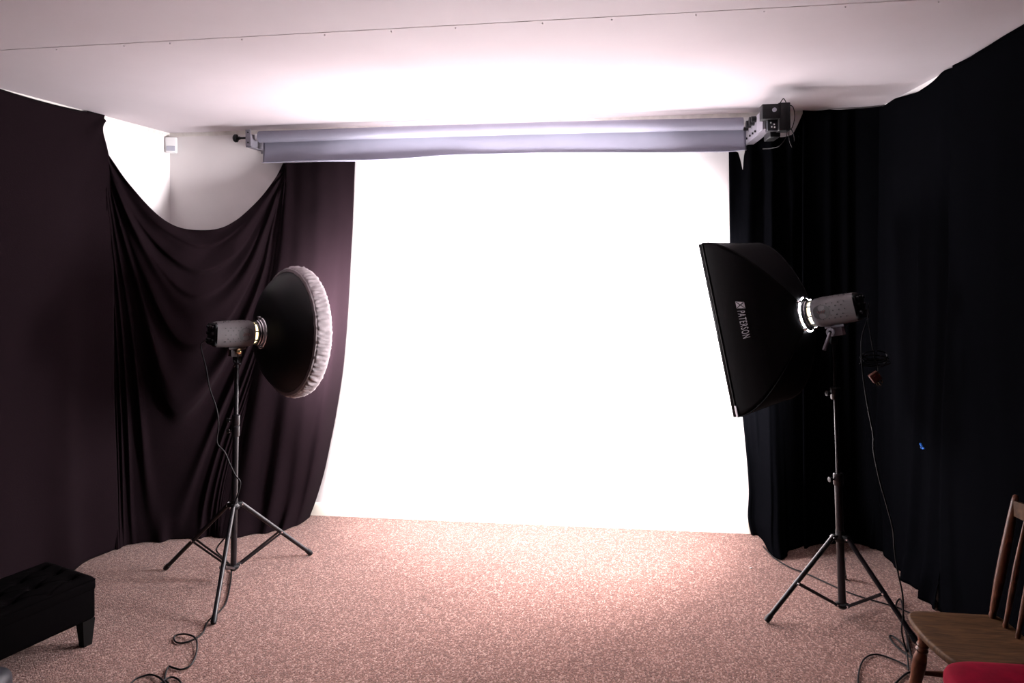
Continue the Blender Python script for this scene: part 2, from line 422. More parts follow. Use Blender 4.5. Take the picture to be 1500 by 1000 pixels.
TOP3 = [(0, 2.378), (.20, 2.385), (.43, 2.368), (.56, 2.357), (.70, 2.372), (.82, 2.389), (.92, 2.382), (1, 2.360)]
BT3 = [(0, (1.395, 4.14)), (.12, (1.405, 4.10)), (.3, (1.432, 3.93)), (.5, (1.405, 3.77)), (.7, (1.425, 3.65)), (1, (1.42, 3.46))]
def right_far(u, v):
    zt = spl(TOP3, u); z = zt+(.004-zt)*v
    bx = spl([(t, p[0]) for t, p in BT3], u); by = spl([(t, p[1]) for t, p in BT3], u)
    w = v**2.5; yt = 4.17-.94*u
    y = yt*(1-v)+by*v; x = 1.442*(1-w)+bx*w
    d = (.006+.022*sm([(0, 0), (.3, .6), (1, 1)], v))*(.5+.5*cos(u*22+nz(u*2, v, 5)*2))**1.5
    d += .02*exp(-((v-1)/.06)**2)*(.5+.5*sin(u*40))
    d += .003*nz(u*7, z*4, 1)
    return V((x-d-.004, y, z))
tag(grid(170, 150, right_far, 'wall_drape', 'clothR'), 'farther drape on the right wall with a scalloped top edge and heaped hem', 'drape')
TOP4 = [(0, 2.384), (.035, 2.384), (.05, 2.388), (.1, 2.392), (.13, 2.396), (.15, 2.398), (1, 2.392)]
def right_near(u, v):
    zt = spl(TOP4, u); z = zt+(.004-zt)*v
    y = 3.272-3.8*u+(.19*(1-u)**12)*v
    x = 1.428-.016*(.5+.5*cos(u*60+nz(u*8, v*1.5, 2)*3.5))**1.4*(.3+.7*v)-.004*nz(u*15, z*3)
    x -= .006*exp(-u*80)
    if 2.4 < y < 2.9: x = max(x, 1.416)
    return V((x, y, z))
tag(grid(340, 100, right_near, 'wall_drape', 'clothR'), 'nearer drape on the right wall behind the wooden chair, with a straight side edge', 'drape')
# small blue peg
pc = at(1351, 655, X=1.405); t = thing('clothes_peg', 'tiny blue plastic peg clipped on the black drape of the right wall', 'peg', pc)
MB().box(pc+V((0, .006, .004)), (.008, .036, .007), Matrix.Rotation(.5, 3, 'X'), .001).build('jaw', 'blue', t)
MB().box(pc+V((0, -.004, -.002)), (.008, .034, .007), Matrix.Rotation(-.1, 3, 'X'), .001).build('jaw', 'blue', t)
MB().cyl(pc+V((-.006, 0, 0)), pc+V((.006, 0, 0)), .004, n=10).build('spring', 'chrome', t)

# ------------------------------------------------------------------ motion sensor in the left corner
sc_ = V((XL+.035, YB-.035, 2.317)); rt = Matrix.Rotation(radians(20), 3, 'Z')
t = thing('motion_sensor', 'small white box motion sensor mounted high in the left corner', 'sensor', sc_)
MB().box(sc_, (.066, .034, .100), rt, .006).build('housing', 'white', t)
MB().box(sc_+rt @ V((0, -.0185, -.022)), (.050, .004, .030), rt, .001).build('lens', 'lens', t)
MB().box(sc_+rt @ V((-.0, .026, 0)), (.04, .03, .08), rt, .003).build('mount', 'white', t)

# ------------------------------------------------------------------ roller backdrop
RY, RR = 4.14, .0345
zl, zr = 2.331, 2.314
t = thing('backdrop_roll', 'long grey vinyl backdrop rolled up under the ceiling above the bright wall', 'backdrop', (-.7, RY, 2.32))
m = MB()
nseg = 60
def rollp(u): return V((-2.122+u*(.712+2.122), RY, zl+(zr-zl)*u+.006*sin(pi*u)))
vv = []; ff = []; n = 40
for i in range(nseg+1):
    p = rollp(i/nseg)
    for k in range(n):
        a = 2*pi*k/n; r = RR+.0012*nz(i*.2, a); vv.append(p+V((0, r*cos(a), r*sin(a))))
for i in range(nseg):
    for k in range(n): j = (k+1) % n; ff.append((i*n+k, i*n+j, (i+1)*n+j, (i+1)*n+k))
ff += [tuple(range(n)), tuple(range(nseg*n, nseg*n+n))]
m.add(vv, ff).build('rolled_vinyl', 'vinyl', t)
# the free length hangs behind the roll and curls forward at its lower edge
SB = [(0.005, 2.179), (0.084, 2.181), (0.176, 2.178), (0.258, 2.174), (0.324, 2.179), (0.388, 2.188), (0.496, 2.191), (0.594, 2.189), (0.660, 2.186), (0.812, 2.173), (0.878, 2.169), (0.967, 2.168), (0.995, 2.173)]
def flap(u, v):
    x = -2.118+u*(.735+2.118); zb = spl(SB, u); zt = zl+(zr-zl)*u
    y0 = RY+RR+.003
    if v < .8:
        z = zt+(zb-zt)*v/.8; y = y0+.010*sin(pi*v)*nz(u*5, 2)+.004*sin(u*40)*v-.012*v*v
    else:
        k = (v-.8)/.2; a = k*pi*.9; rr = .007+.007*max(0, sin(u*5+.3)); z = zb-rr*sin(a)*.6+rr*k*.3; y = y0-.012*.64+.004*sin(u*40)*.8-rr*(1-cos(a))
    return V((x, min(y, YB-.01), z))
grid(200, 40, flap, 'hanging_flap', 'vinyl', t)
MB().cyl(rollp(0)+V((-.022, 0, 0)), rollp(0)+V((.002, 0, 0)), .020).cyl(rollp(1)+V((-.002, 0, 0)), rollp(1)+V((.018, 0, 0)), .020).each('end_plug', 'white', t)

# left bracket with a rod and round knob
t = thing('roller_bracket', 'grey steel bracket with a black knob holding the left end of the roll', 'bracket', (-2.16, YB-.003, 2.31))
m = MB()
m.box((-2.160, 4.165, 2.302), (.004, .235, .085)).box((-2.148, 4.05, 2.315), (.032, .004, .095)).box((-2.145, 4.165, 2.259), (.034, .235, .004)).box((-2.16, YB-.006, 2.31), (.05, .005, .12))
m.build('plate', 'steel', t, smooth=False)
m = MB()
for z in (2.345, 2.285): m.cyl((-2.148, 4.046, z), (-2.148, 4.0485, z), .005, n=10)
m.each('screw_hole', 'black', t)
k0 = V((-2.162, 4.08, 2.318))
MB().cyl(k0, k0+V((-.075, 0, 0)), .0065).cyl(k0+V((-.055, 0, 0)), k0+V((-.070, 0, 0)), .010).build('rod', 'black', t)
MB().lathe(k0+V((-.068, 0, 0)), (-1, 0, 0), [(0, 0), (0, .012), (.006, .024), (.016, .025), (.024, .019), (.027, 0)], 24).build('knob', 'black', t)

# right bracket, reaching out for more rollers
t = thing('roller_bracket', 'long steel bracket jutting from the wall at the right end of the grey roll', 'bracket', (.75, YB-.003, 2.26))
m = MB(); BX = .747
m.box((BX, 4.0, 2.262), (.004, .56, .098)).box((BX+.02, 4.0, 2.2145), (.042, .56, .004)).box((BX+.02, YB-.005, 2.26), (.08, .005, .13))
m.build('plate', 'steel', t, smooth=False)
MB().box((BX-.006, 3.80, 2.262), (.012, .145, .098), None, .002).build('motor_cover', 'steel', t)
m = MB()
for y, r in ((4.22, .012), (4.16, .016), (4.08, .020), (3.99, .024), (3.93, .016)):
    m.cyl((BX-.004, y, 2.30-.006*(y > 4.1)), (BX-.028, y, 2.30-.006*(y > 4.1)), r, n=16)
for y in (4.20, 4.10, 4.02, 3.95): m.cyl((BX-.002, y, 2.24), (BX-.010, y, 2.24), .006, n=10)
m.each('roller_hub', 'black', t)
m = MB()
for y in (4.14, 4.05, 3.9): m.cyl((BX-.002, y, 2.272), (BX-.006, y, 2.272), .004, n=8)
m.each('bolt', 'chrome', t)
tm = thing('roller_motor', 'black electric motor boxes and relay clipped on the end of the long bracket', 'motor', (.80, 3.70, 2.25))
MB().box((.762, 3.685, 2.287), (.085, .075, .072), None, .003).build('relay_box', 'black', tm)
MB().box((.825, 3.700, 2.262), (.055, .085, .135), None, .004).build('motor_housing', 'black', tm)
MB().box((.775, 3.71, 2.225), (.05, .055, .052), None, .003).build('switch_box', 'case', tm)
m = MB()
for dx, dz in ((-.01, .012), (.006, .004), (-.006, -.008), (.008, -.010)): m.box((.775+dx, 3.681, 2.225+dz), (.006, .004, .006))
m.each('switch_marking', 'white', tm, smooth=False)
MB().cyl((.775, 3.65, 2.293), (.775, 3.640, 2.293), .010, n=16).build('indicator', 'lens', tm)
MB().box((.795, 3.80, 2.190), (.05, .15, .034), None, .005).build('motor_body', 'black', tm)
for nm, pts in (('slack_cable', [(.835, 3.69, 2.325), (.865, 3.67, 2.31), (.872, 3.66, 2.26), (.862, 3.665, 2.21), (.845, 3.67, 2.195)]),
                ('slack_cable', [(.835, 3.66, 2.20), (.83, 3.65, 2.16), (.80, 3.66, 2.12), (.77, 3.7, 2.115), (.74, 3.75, 2.12)]),
                ('slack_cable', [(.855, 3.66, 2.20), (.865, 3.65, 2.17), (.868, 3.65, 2.14)]),
                ('slack_cable', [(.845, 3.66, 2.20), (.843, 3.65, 2.15), (.856, 3.65, 2.11)]),
                ('slack_cable', [(.81, 3.69, 2.33), (.825, 3.68, 2.352), (.84, 3.685, 2.33)])):
    MB().tube(pts, .0022, 6).build(nm, 'rubber', tm)

# ------------------------------------------------------------------ light stands
def stand(C0, top, feet, zc, zh, collars, label, rads, double=True):
    """C0 floor centre, top of the pole, three feet, zc leg collar, zh bottom hub"""
    t = thing('light_stand', label, 'light stand', (C0.x, C0.y, 0), 'tripod light stands')
    ax = (top-C0).normalized()
    def pz(z): return C0+(top-C0)*((z-C0.z)/(top.z-C0.z))
    r0, r1, r2 = rads
    MB().cyl(pz(zh-.02), pz(collars[0]), r0).build('lower_pole', 'blackmetal', t)
    MB().cyl(pz(collars[0]), pz(collars[1]), r1).build('middle_pole', 'blackmetal', t)
    MB().cyl(pz(collars[1]), top, r2).build('upper_pole', 'blackmetal', t)
    for i, zz in enumerate(collars):
        c = MB().lathe(pz(zz-.027), ax, [(0, 0), (0, r0+.002), (.004, r0+.0045), (.05, r0+.0045), (.054, r0+.001), (.054, 0)], 24).build('collar', 'blackmetal', t)
        kn = MB().cyl(pz(zz), pz(zz)+V((-.036, -.01, 0)), .004, n=10)
        kn.lathe(pz(zz)+V((-.028, -.008, 0)), V((-1, -.3, 0)), [(0, 0), (0, .010), (.014, .012), (.016, 0)], 12)
        kn.build('knob', 'black', c)
    hub = MB().lathe(pz(zc-.02), ax, [(0, 0), (0, r0+.004), (.006, .024), (.018, .026), (.026, .020), (.03, r0+.002), (.05, r0+.002), (.05, 0)], 24)
    lo = MB().lathe(pz(zh-.014), ax, [(0, 0), (0, .020), (.004, .026), (.014, .026), (.018, r0+.002), (.018, 0)], 24)
    hubo = None
    for f in feet:
        d = V((f.x-C0.x, f.y-C0.y, 0)).normalized(); s = V((-d.y, d.x, 0))
        a = pz(zc)+d*.036; hub.box(pz(zc)+d*.024, (.03, .022, .022), Matrix((d, s, Z_)).transposed(), .002)
        b = V((f.x, f.y, .012)); dd = (b-a).normalized()
        leg = MB().cyl(a-dd*.008, b, .0105, n=16).build('leg', 'blackmetal', t)
        MB().lathe(b-dd*.028, dd, [(0, 0), (0, .0125), (.024, .0135), (.034, .011), (.034, 0)], 16).build('foot_cap', 'black', leg)
        j = a+(b-a)*.55; h = pz(zh)+d*.03
        lo.box(pz(zh)+d*.022, (.026, .020, .014), Matrix((d, s, Z_)).transposed(), .002)
        br = MB()
        for sg in (-1, 1):
            q0 = h+s*.0085*sg; q1 = j+s*.0125*sg; D = q1-q0; D_ = D.normalized(); u_ = s.cross(D_)
            br.box((q0+q1)/2, (D.length+.01, .0022, .011), Matrix((D_, s, u_)).transposed())
        br.each('brace', 'blackmetal', t, smooth=False)
        rv = MB().cyl(j-s*.016, j+s*.016, .004, n=10).cyl(h-s*.013, h+s*.013, .004, n=10).cyl(a-s*.014, a+s*.014, .004, n=10)
        rv.each('rivet', 'chrome', t)
    hub.build('leg_collar', 'black', t); lo.build('bottom_hub', 'black', t)
    return t, pz

CL = V((-1.888, 3.367, 0)); TL = V((-1.857, 3.367, 1.125))
fl = [V((-2.299, 3.440, 0)), V((-1.631, 3.703, 0)), V((-1.752, 2.956, 0))]
sl, pzl = stand(CL, TL, fl, .376, .075, (.745, .80), 'black tripod light stand on the left carrying the round beauty dish', (.0145, .0125, .0105))
CR = V((.985, 3.375, 0)); TR = V((.960, 3.375, 1.235))
fr = [V((.640, 3.262, 0)), V((1.208, 3.165, 0)), V((1.10, 3.74, 0))]
sr, pzr = stand(CR, TR, fr, .345, .05, (.60, .98), 'black tripod light stand on the right carrying the tall softbox', (.0165, .0085, .0075))

# ------------------------------------------------------------------ flash heads
def flash(P, n, label, glowm, lever, collar, ringmat):
    """P: point on the axis above the pole; n: pointing direction"""
    n = n.normalized(); side = n.cross(Z_).normalized(); up = side.cross(n)
    t = thing('studio_flash', label, 'studio flash', P, 'studio flash heads')
    Rm = Matrix((side, n, up)).transposed()
    # casing: rounded square section, bowed rear edge
    prof = [(-.112, .0), (-.112, .055), (-.105, .062), (-.05, .065), (.03, .0665), (.062, .064), (.078, .056), (.078, 0)]
    m = MB(); vv = []; ff = []; N = 48
    for h, r in prof:
        for k in range(N):
            a = 2*pi*k/N; e = .78; cx = abs(cos(a))**e*(1 if cos(a) > 0 else -1); sx = abs(sin(a))**e*(1 if sin(a) > 0 else -1)
            vv.append(P+n*(h-(.008*cx*cx if h == -.105 else 0))+side*(r*cx*.98)+up*(r*sx))
    for i in range(len(prof)-1):
        for k in range(N): j = (k+1) % N; ff.append((i*N+k, i*N+j, (i+1)*N+j, (i+1)*N+k))
    body = m.add(vv, ff).build('casing', 'flash', t)
    def surf(a, h, off=.0008):
        r = .0655; e = .78; cx = abs(cos(a))**e*(1 if cos(a) > 0 else -1); sx = abs(sin(a))**e*(1 if sin(a) > 0 else -1)
        return P+n*h+side*((r+off)*cx*.98)+up*((r+off)*sx)
    # vents: small dark holes over both sides and the top
    m = MB()
    for a0 in (0, pi/2, pi):
        for i in range(10):
            for j in range(5):
                if (i+j) % 2: continue
                h = -.075+i*.0125; a = a0-.42+j*.21
                if a0 != pi/2 and h > -.005 and abs(j-2) < 2: continue
                c = surf(a, h, .0002); nn = (c-(P+n*h)).normalized(); m.cyl(c-nn*.001, c+nn*.001, .0024, n=6)
    vh = m.build('vent_hole', 'black', body); vh['kind'] = 'stuff'
    # oval darker nameplate with a dull red mark, on both flanks
    for a0 in (0, pi):
        m = MB(); K = 28; cc = [surf(a0, .030, .0012)]
        cc += [surf(a0+.40*sin(2*pi*k/K), .026+.036*cos(2*pi*k/K), .0012) for k in range(K)]
        m.add(cc, [(0, 1+k, 1+(k+1) % K) for k in range(K)]).build('nameplate', 'flashdark', body)
        m = MB()
        for q in range(7):
            c = surf(a0+.02*(1 if q % 2 else -1), .012+.005*q, .0022); m.box(c, (.002, .0034, .006), Rm)
        m.build('red_mark', 'redink', body, smooth=False)
    # rear control panel
    rp = MB().box(P+n*-.115, (.100, .016, .104), Rm, .005).build('rear_panel', 'black', t)
    for q, (a, b) in enumerate(((-.03, .036), (.0, .038), (.03, .036), (-.03, .006), (.03, .006), (.03, -.028), (-.032, -.026))):
        c = P+n*-.121+side*a+up*b
        MB().lathe(c, -n, [(0, 0), (0, .0085), (.011, .0075), (.013, 0)], 16).build('control_knob', 'black' if q % 2 else 'case', rp)
    MB().box(P+n*-.130+side*.0+up*-.030, (.026, .022, .022), Rm, .003).build('power_socket', 'black', rp)
    # glowing gap, chrome collar rings
    MB().lathe(P, n, [(.080, .040), (.081, .050), (.087, .052), (.092, .050), (.093, .040)], 40).build('modelling_lamp_glow', glowm, t)
    cage = MB()
    for k in range(8): a = 2*pi*k/8+.2; cage.cyl(P+n*.074+(side*cos(a)+up*sin(a))*.057, P+n*.104+(side*cos(a)+up*sin(a))*.060, .003, n=8)
    cage.each('spacer', 'black', t)
    MB().lathe(P, n, [(.092, .040), (.093, .058), (.103, .062), (.114, .060), (.115, .045)], 48).build('lamp_mount', 'case', t)
    for h_, r_ in ((.103, .0635), (.114, .0675), (.126, .0765)):
        MB().lathe(P, n, [(h_-.004, r_-.012), (h_-.003, r_-.001), (h_, r_+.0005), (h_+.003, r_-.001), (h_+.004, r_-.012)], 48).build('chrome_ring', ringmat, t)
    MB().lathe(P, n, [(.114, .05), (.115, .066), (.122, .072), (.131, .072), (.132, .05)], 48).build('mount_flange', 'steel', t)
    lk = MB()
    for a in (pi/2, -pi/2+.35): c = P+n*.118+(side*cos(a)+up*sin(a))*.076; lk.box(c, (.02, .02, .012), Rm, .002)
    lk.each('lock_tab', 'chrome', t)
    # stand bracket below the casing
    br = MB().box(P-up*.070, (.05, .085, .012), Rm, .003)
    for sg in (-1, 1): br.box(P-up*.090-side*.017*-sg, (.005, .055, .045), Rm, .001)
    bk = br.build('stand_bracket', 'flash' if not lever else 'steel', t)
    MB().box(V((TL if not lever else TR))+V((0, 0, -.008)), (.030, .030, .060), None, .004).build('spigot_holder', 'black', t)
    pv = V((TL if not lever else TR))+V((0, 0, .018))
    kb = MB().lathe(pv-side*.034, side, [(0, 0), (0, .010), (.003, .014), (.065, .014), (.068, .010), (.068, 0)], 24).build('pivot_bolt', 'brass' if not lever else 'steel', t)
    if lever:
        s2 = side if (side.y < 0) else -side
        q = pv+s2*.038
        MB().lathe(q-s2*.004, s2, [(0, .010), (0, .019), (.006, .019), (.008, .012), (.008, .008)], 24).build('washer', 'steel', t)
        MB().cyl(q, q+n*.028-Z_*.075, .007, .0085, 12).build('lever', 'steel', t)
    else:
        star = MB(); q = V(TL)+V((0, 0, -.042)); c = q+V((.012, -.024, 0)); star.cyl(q, c, .005, n=10)
        for k in range(5): a = 2*pi*k/5; star.cyl(c, c+V((cos(a)*.8, -.15, sin(a))).normalized()*.021, .008, .005, 10)
        star.build('star_knob', 'case', t)
    return t

PL = V((-1.860, 3.366, 1.228)); nL = V((cos(radians(50.7)), sin(radians(50.7)), -.05)).normalized()
PR = V((.958, 3.378, 1.346)); bR, tR = radians(36.1), radians(12.1)
nR = V((-cos(bR)*cos(tR), sin(bR)*cos(tR), -sin(tR))).normalized()
MAT['hotchrome'] = MAT['chrome']
flash(PL, nL, 'grey studio flash head on the left stand, behind the beauty dish', 'glow', False, None, 'chrome')
flash(PR, nR, 'grey studio flash head on the right stand, behind the softbox', 'glowb', True, None, 'chrome')

def lamp(name, shape, p, n, tx, ty, size, watt, spread, parent):
    L = bpy.data.lights.new(name, 'AREA'); L.shape = shape; L.size = size[0]; L.size_y = size[1]; L.energy = watt
    L.spread = radians(spread); L.color = (1, .955, .985)
    o = bpy.data.objects.new(name, L); COL.objects.link(o)
    z = -n.normalized(); x = tx.normalized(); y = z.cross(x)
    m = Matrix((x, y, z)).transposed().to_4x4(); o.parent = parent; m.translation = p-parent_world(parent); o.matrix_local = m
    return o
# ------------------------------------------------------------------ beauty dish
t = thing('beauty_dish', 'large round black beauty dish with a gathered white diffuser sock', 'beauty dish', PL+nL*.13)
t_ = t
SHELL = [(.130, .070), (.133, .085), (.140, .118), (.152, .165), (.170, .212), (.195, .253), (.222, .285), (.252, .307), (.280, .318), (.298, .321), (.300, .316), (.280, .312), (.250, .300), (.217, .277), (.190, .247), (.166, .205), (.150, .16), (.142, .115), (.138, .08), (.136, .070), (.130, .070)]
MB().lathe(PL, nL, SHELL, 96).build('reflector_shell', 'dishblack', t)
def wrink(i, h, r, a):
    g = 1 if 0 < i < 9 else .25
    w = sin(a*84+9*nz(cos(a)*4, sin(a)*4, i*.18))*.9+nz(cos(a)*26, sin(a)*26, i*.30)*1.9
    return h+.002*w*g*(1 if i else 2), (r+.0055*w*g*(1 if i < 6 else .15))*.962
SOCK = [(.262, .3190), (.268, .341), (.276, .345), (.288, .348), (.302, .350), (.314, .351), (.326, .351), (.336, .349), (.344, .344), (.349, .336)]
sk = MB().lathe(PL, nL, SOCK, 360, fn=wrink).build('diffuser_sock', 'sock', t, ang=180, solid=.0015)
MB().lathe(PL, nL, [(.262, .3050), (.258, .314), (.262, .327), (.268, .329)], 120, fn=lambda i, h, r, a: (h+.001*sin(a*90), r+.0012*sin(a*64))).build('elastic_hem', 'sock', sk)
lamp('dish_lamp', 'DISK', PL+nL*.362, nL, Z_.cross(nL), Z_, (.62, .62), DISH_WATT, DISH_SPREAD, t)
MB().lathe(PL, nL, [(.349, .322), (.352, .25), (.354, .12), (.355, 0)], 96).build('lit_diffuser', 'diffd', t)

# ------------------------------------------------------------------ softbox
t = thing('softbox', 'tall rectangular black softbox with silver lettering, tilted towards the wall', 'softbox', PR+nR*.13)
SW, SH, SD = .50, .80, .424
Ts = V((sin(bR), cos(bR), 0)); Us = Ts.cross(nR); Us = Us if Us.z > 0 else -Us
S0 = .118
def gprof(k):          # share of the full half-size reached at depth k (0 at the ring, 1 at the front)
    return sin(min(k, 1)*pi/2)**.82
def sbp(k, a, b):
    """k depth 0..1, a across -1..1, b up -1..1"""
    g = gprof(k); hw = .062+(SW/2-.062)*g; hh = .062+(SH/2-.062)*(g**1.05)
    bow = 1-.035*sin(pi*k)*(1-abs(a)**2 if abs(b) == 1 else 1-abs(b)**2)
    return PR+nR*(S0+(SD-S0)*k)+Ts*(a*hw*(bow if abs(a) == 1 else 1))+Us*(b*hh*(bow if abs(b) == 1 else 1))
def panel(fix, sgn, name):
    def fn(u, v):
        q = -1+2*u
        return sbp(v, q, sgn) if fix == 'b' else sbp(v, sgn, q)
    return grid(30, 36, fn, name, 'softshell', t, solid=.0015)
panel('b', 1, 'top_panel'); panel('b', -1, 'bottom_panel'); near = panel('a', -1, 'side_panel'); panel('a', 1, 'side_panel')
# seams (piping over the bent rods)
for a in (-1, 1):
    for b in (-1, 1):
        MB().tube([sbp(k/14, a, b) for k in range(15)], .0028, 8, 4).build('rod_seam', 'softshell', t)
c4 = [sbp(1, a, b) for a, b in ((-1, -1), (1, -1), (1, 1), (-1, 1))]
m = MB()
for i in range(4): m.tube([c4[i], c4[(i+1) % 4]], .0045, 8, smooth=False)
m.build('front_hem', 'softshell', t)
m = MB()
lip = [p+nR*.020 for p in c4]
for i in range(4): m.add([c4[i], c4[(i+1) % 4], lip[(i+1) % 4], lip[i]], [(0, 1, 2, 3)])
m.build('front_lip', 'softshell', t, solid=.002)
m = MB(); cc = [PR+nR*(SD-.004)+Ts*(a*(SW/2-.006))+Us*(b*(SH/2-.006)) for a, b in ((-1, -1), (1, -1), (1, 1), (-1, 1))]
m.add(cc, [(0, 1, 2, 3)]); m.build('lit_diffuser', 'diff', t, smooth=False)
lamp('softbox_lamp', 'RECTANGLE', PR+nR*(SD+.004), nR, Ts, Us, (SW*.94, SH*.94), SOFTBOX_WATT, SOFTBOX_SPREAD, t)
MB().lathe(PR, nR, [(.112, .050), (.112, .074), (.117, .079), (.124, .079), (.126, .074), (.126, .05)], 48).build('speed_ring', 'chrome', t)
MB().lathe(PR, nR, [(.112, .070), (.113, .0775), (.117, .0805), (.121, .0775), (.122, .070)], 48).build('ring_glow', 'glowc', t)
m = MB()
for a in (-1, 1):
    for b in (-1, 1): p = sbp(0, a, b); m.cyl(p-nR*.012, p+nR*.02, .007, n=12)
m.each('rod_socket', 'chrome', t)
# pale corner tab at the lower front corner
pt = sbp(1, -1, -1); MB().box(pt+Us*.025-nR*.002-Ts*.004, (.003, .010, .05), Matrix((Ts, nR, Us)).transposed(), .001).build('corner_tab', 'print_', t)
# lettering along the side panel (reads downwards)
def decal(name, verts, faces, kc, bc, sx, sy, thick=.0012):
    """text space (x reading direction, y letter height) -> curved side panel; x runs down, y towards the ring"""
    out = []
    for x, y in verts:
        b = bc-(x*sx)/(SH/2); k = kc-(y*sy)/(SD-S0)
        p = sbp(k, -1, b); out.append(p-Ts*.0022)
    me = MB().add(out, faces).build(name, 'print_', near, smooth=False)
    md = me.modifiers.new('thickness', 'SOLIDIFY'); md.thickness = thick; md.offset = 0
    return me
cu = bpy.data.curves.new('lettering', 'FONT'); cu.body = 'PATERSON'; cu.size = 1; cu.space_character = 1.22; cu.offset = .004
to = bpy.data.objects.new('lettering', cu); COL.objects.link(to)
bpy.context.view_layer.update()
tme = bpy.data.meshes.new_from_object(to.evaluated_get(bpy.context.evaluated_depsgraph_get()))
bm = bmesh.new(); bm.from_mesh(tme); bmesh.ops.triangulate(bm, faces=bm.faces)
bm.verts.ensure_lookup_table()
TV = [(q.co.x, q.co.y) for q in bm.verts]; TF = [tuple(q.index for q in f.verts) for f in bm.faces]; bm.free()
bpy.data.objects.remove(to); bpy.data.curves.remove(cu); bpy.data.meshes.remove(tme)
xm = max(v_[0] for v_ in TV)
KC, BC = .695, .185
decal('lettering', TV, TF, KC, BC, .140/xm, .042)
# square badge: four quarters around a saltire
sqv = []; sqf = []
def poly(pts): k = len(sqv); sqv.extend(pts); sqf.append(tuple(range(k, k+len(pts))))
g = .09
for k in range(4):
    a = k*pi/2; rot_ = lambda p: (p[0]*cos(a)-p[1]*sin(a), p[0]*sin(a)+p[1]*cos(a))
    poly([rot_(p) for p in ((g, 0), (.5, .5-g*1.0), (.5, -.5+g*1.0))])
    poly([rot_(p) for p in ((.5, -.5), (.56, -.56), (.56, .56), (.5, .5))])
decal('badge', [(x*.030-.028, y*.030+.0165) for x, y in sqv], sqf, KC, BC, 1, 1)

# ------------------------------------------------------------------ cables
def fl_(x, y, z=.006): return at(x, y, Z=z)
rearL = PL-nL*.140-Z_*.030
pts = [rearL, rearL-nL*.02-Z_*.004, rearL-nL*.03-Z_*.03]
for x, y, Y in ((302, 540, 3.22), (307, 568, 3.23), (317, 598, 3.25), (320, 622, 3.27), (318, 648, 3.28), (329, 662, 3.3), (337, 680, 3.31), (345, 696, 3.325), (352, 706, 3.335), (349, 722, 3.335)):
    pts.append(at(x, y, Y=Y))
pts += [at(341, 745, Y=3.325), at(337, 765, Y=3.315), at(332, 783, Y=3.31), at(319, 800, Y=3.30), at(318, 808, Y=3.28), fl_(330, 819, .05), fl_(338, 833, .01), fl_(338, 850), fl_(332, 880), fl_(322, 895), fl_(313, 902, .02), fl_(303, 912), fl_(298, 925), fl_(288, 934), fl_(270, 941), fl_(258, 940), fl_(255, 933), fl_(262, 929, .008), fl_(275, 929, .012), fl_(286, 934, .014), fl_(289, 945, .01), fl_(286, 962), fl_(278, 975), fl_(265, 980), fl_(252, 977), fl_(247, 976), fl_(243, 985), fl_(242, 994), fl_(250, 1003), fl_(262, 1010), fl_(265, 1000), fl_(258, 993), fl_(248, 992, .010), fl_(236, 1000, .012), fl_(225, 1014), fl_(235, 1018), fl_(243, 1006, .014), fl_(236, 994, .012), fl_(222, 988), fl_(206, 991), fl_(192, 1000), fl_(170, 1030)]
tag(MB().tube(pts, .0036, 8, 8).build('power_cable', 'rubber'), 'black cable hanging from the left flash and looping over the carpet', 'cable')

rearR = PR-nR*.140-Z_*.030
pts = [rearR, rearR-nR*.015-Z_*.01, at(1263, 492, Y=3.22), at(1262, 520, Y=3.2), at(1265, 556, Y=3.18), at(1272, 600, Y=3.16), at(1279, 636, Y=3.15), at(1280, 662, Y=3.14), at(1289, 705, Y=3.13), at(1299, 740, Y=3.12), at(1308, 775, Y=3.11), at(1310, 802, Y=3.10), at(1315, 836, Y=3.09), at(1322, 870, Y=3.08), at(1323, 900, Y=3.07), at(1321, 925, Y=3.06), fl_(1328, 955, .02), fl_(1331, 980), fl_(1327, 974, .01), fl_(1300, 962), fl_(1280, 958), fl_(1265, 966), fl_(1258, 985), fl_(1260, 1008), fl_(1290, 1030)]
tag(MB().tube(pts, .0032, 8, 8).build('power_cable', 'rubber'), 'black cable dropping from the right flash to a loop beside the chair leg', 'cable')
pts = [fl_(1118, 800), fl_(1131, 814), fl_(1142, 822), fl_(1160, 832), fl_(1182, 840), fl_(1230, 862), fl_(1262, 874), fl_(1290, 882), fl_(1316, 890), fl_(1345, 902), fl_(1380, 906)]
tag(MB().tube(pts, .0034, 8, 8).build('floor_cable', 'rubber'), 'thin black cable lying straight across the carpet between the right tripod legs', 'cable')
pts = [fl_(1338, 965, .02), fl_(1321, 953), fl_(1309, 942), fl_(1303, 932), fl_(1309, 932, .008), fl_(1321, 942, .01), fl_(1330, 953), fl_(1327, 925), fl_(1320, 908), fl_(1313, 898), fl_(1313, 884, .012), fl_(1318, 877, .014), fl_(1322, 886, .014), fl_(1324, 905, .012), fl_(1328, 930, .014), fl_(1336, 962, .016), fl_(1348, 985, .016), fl_(1330, 985), fl_(1310, 1002)]
tag(MB().tube(pts, .0038, 8, 8).build('coiled_cable', 'rubber'), 'thicker black cable doubled back in tight loops left of the chair', 'cable')
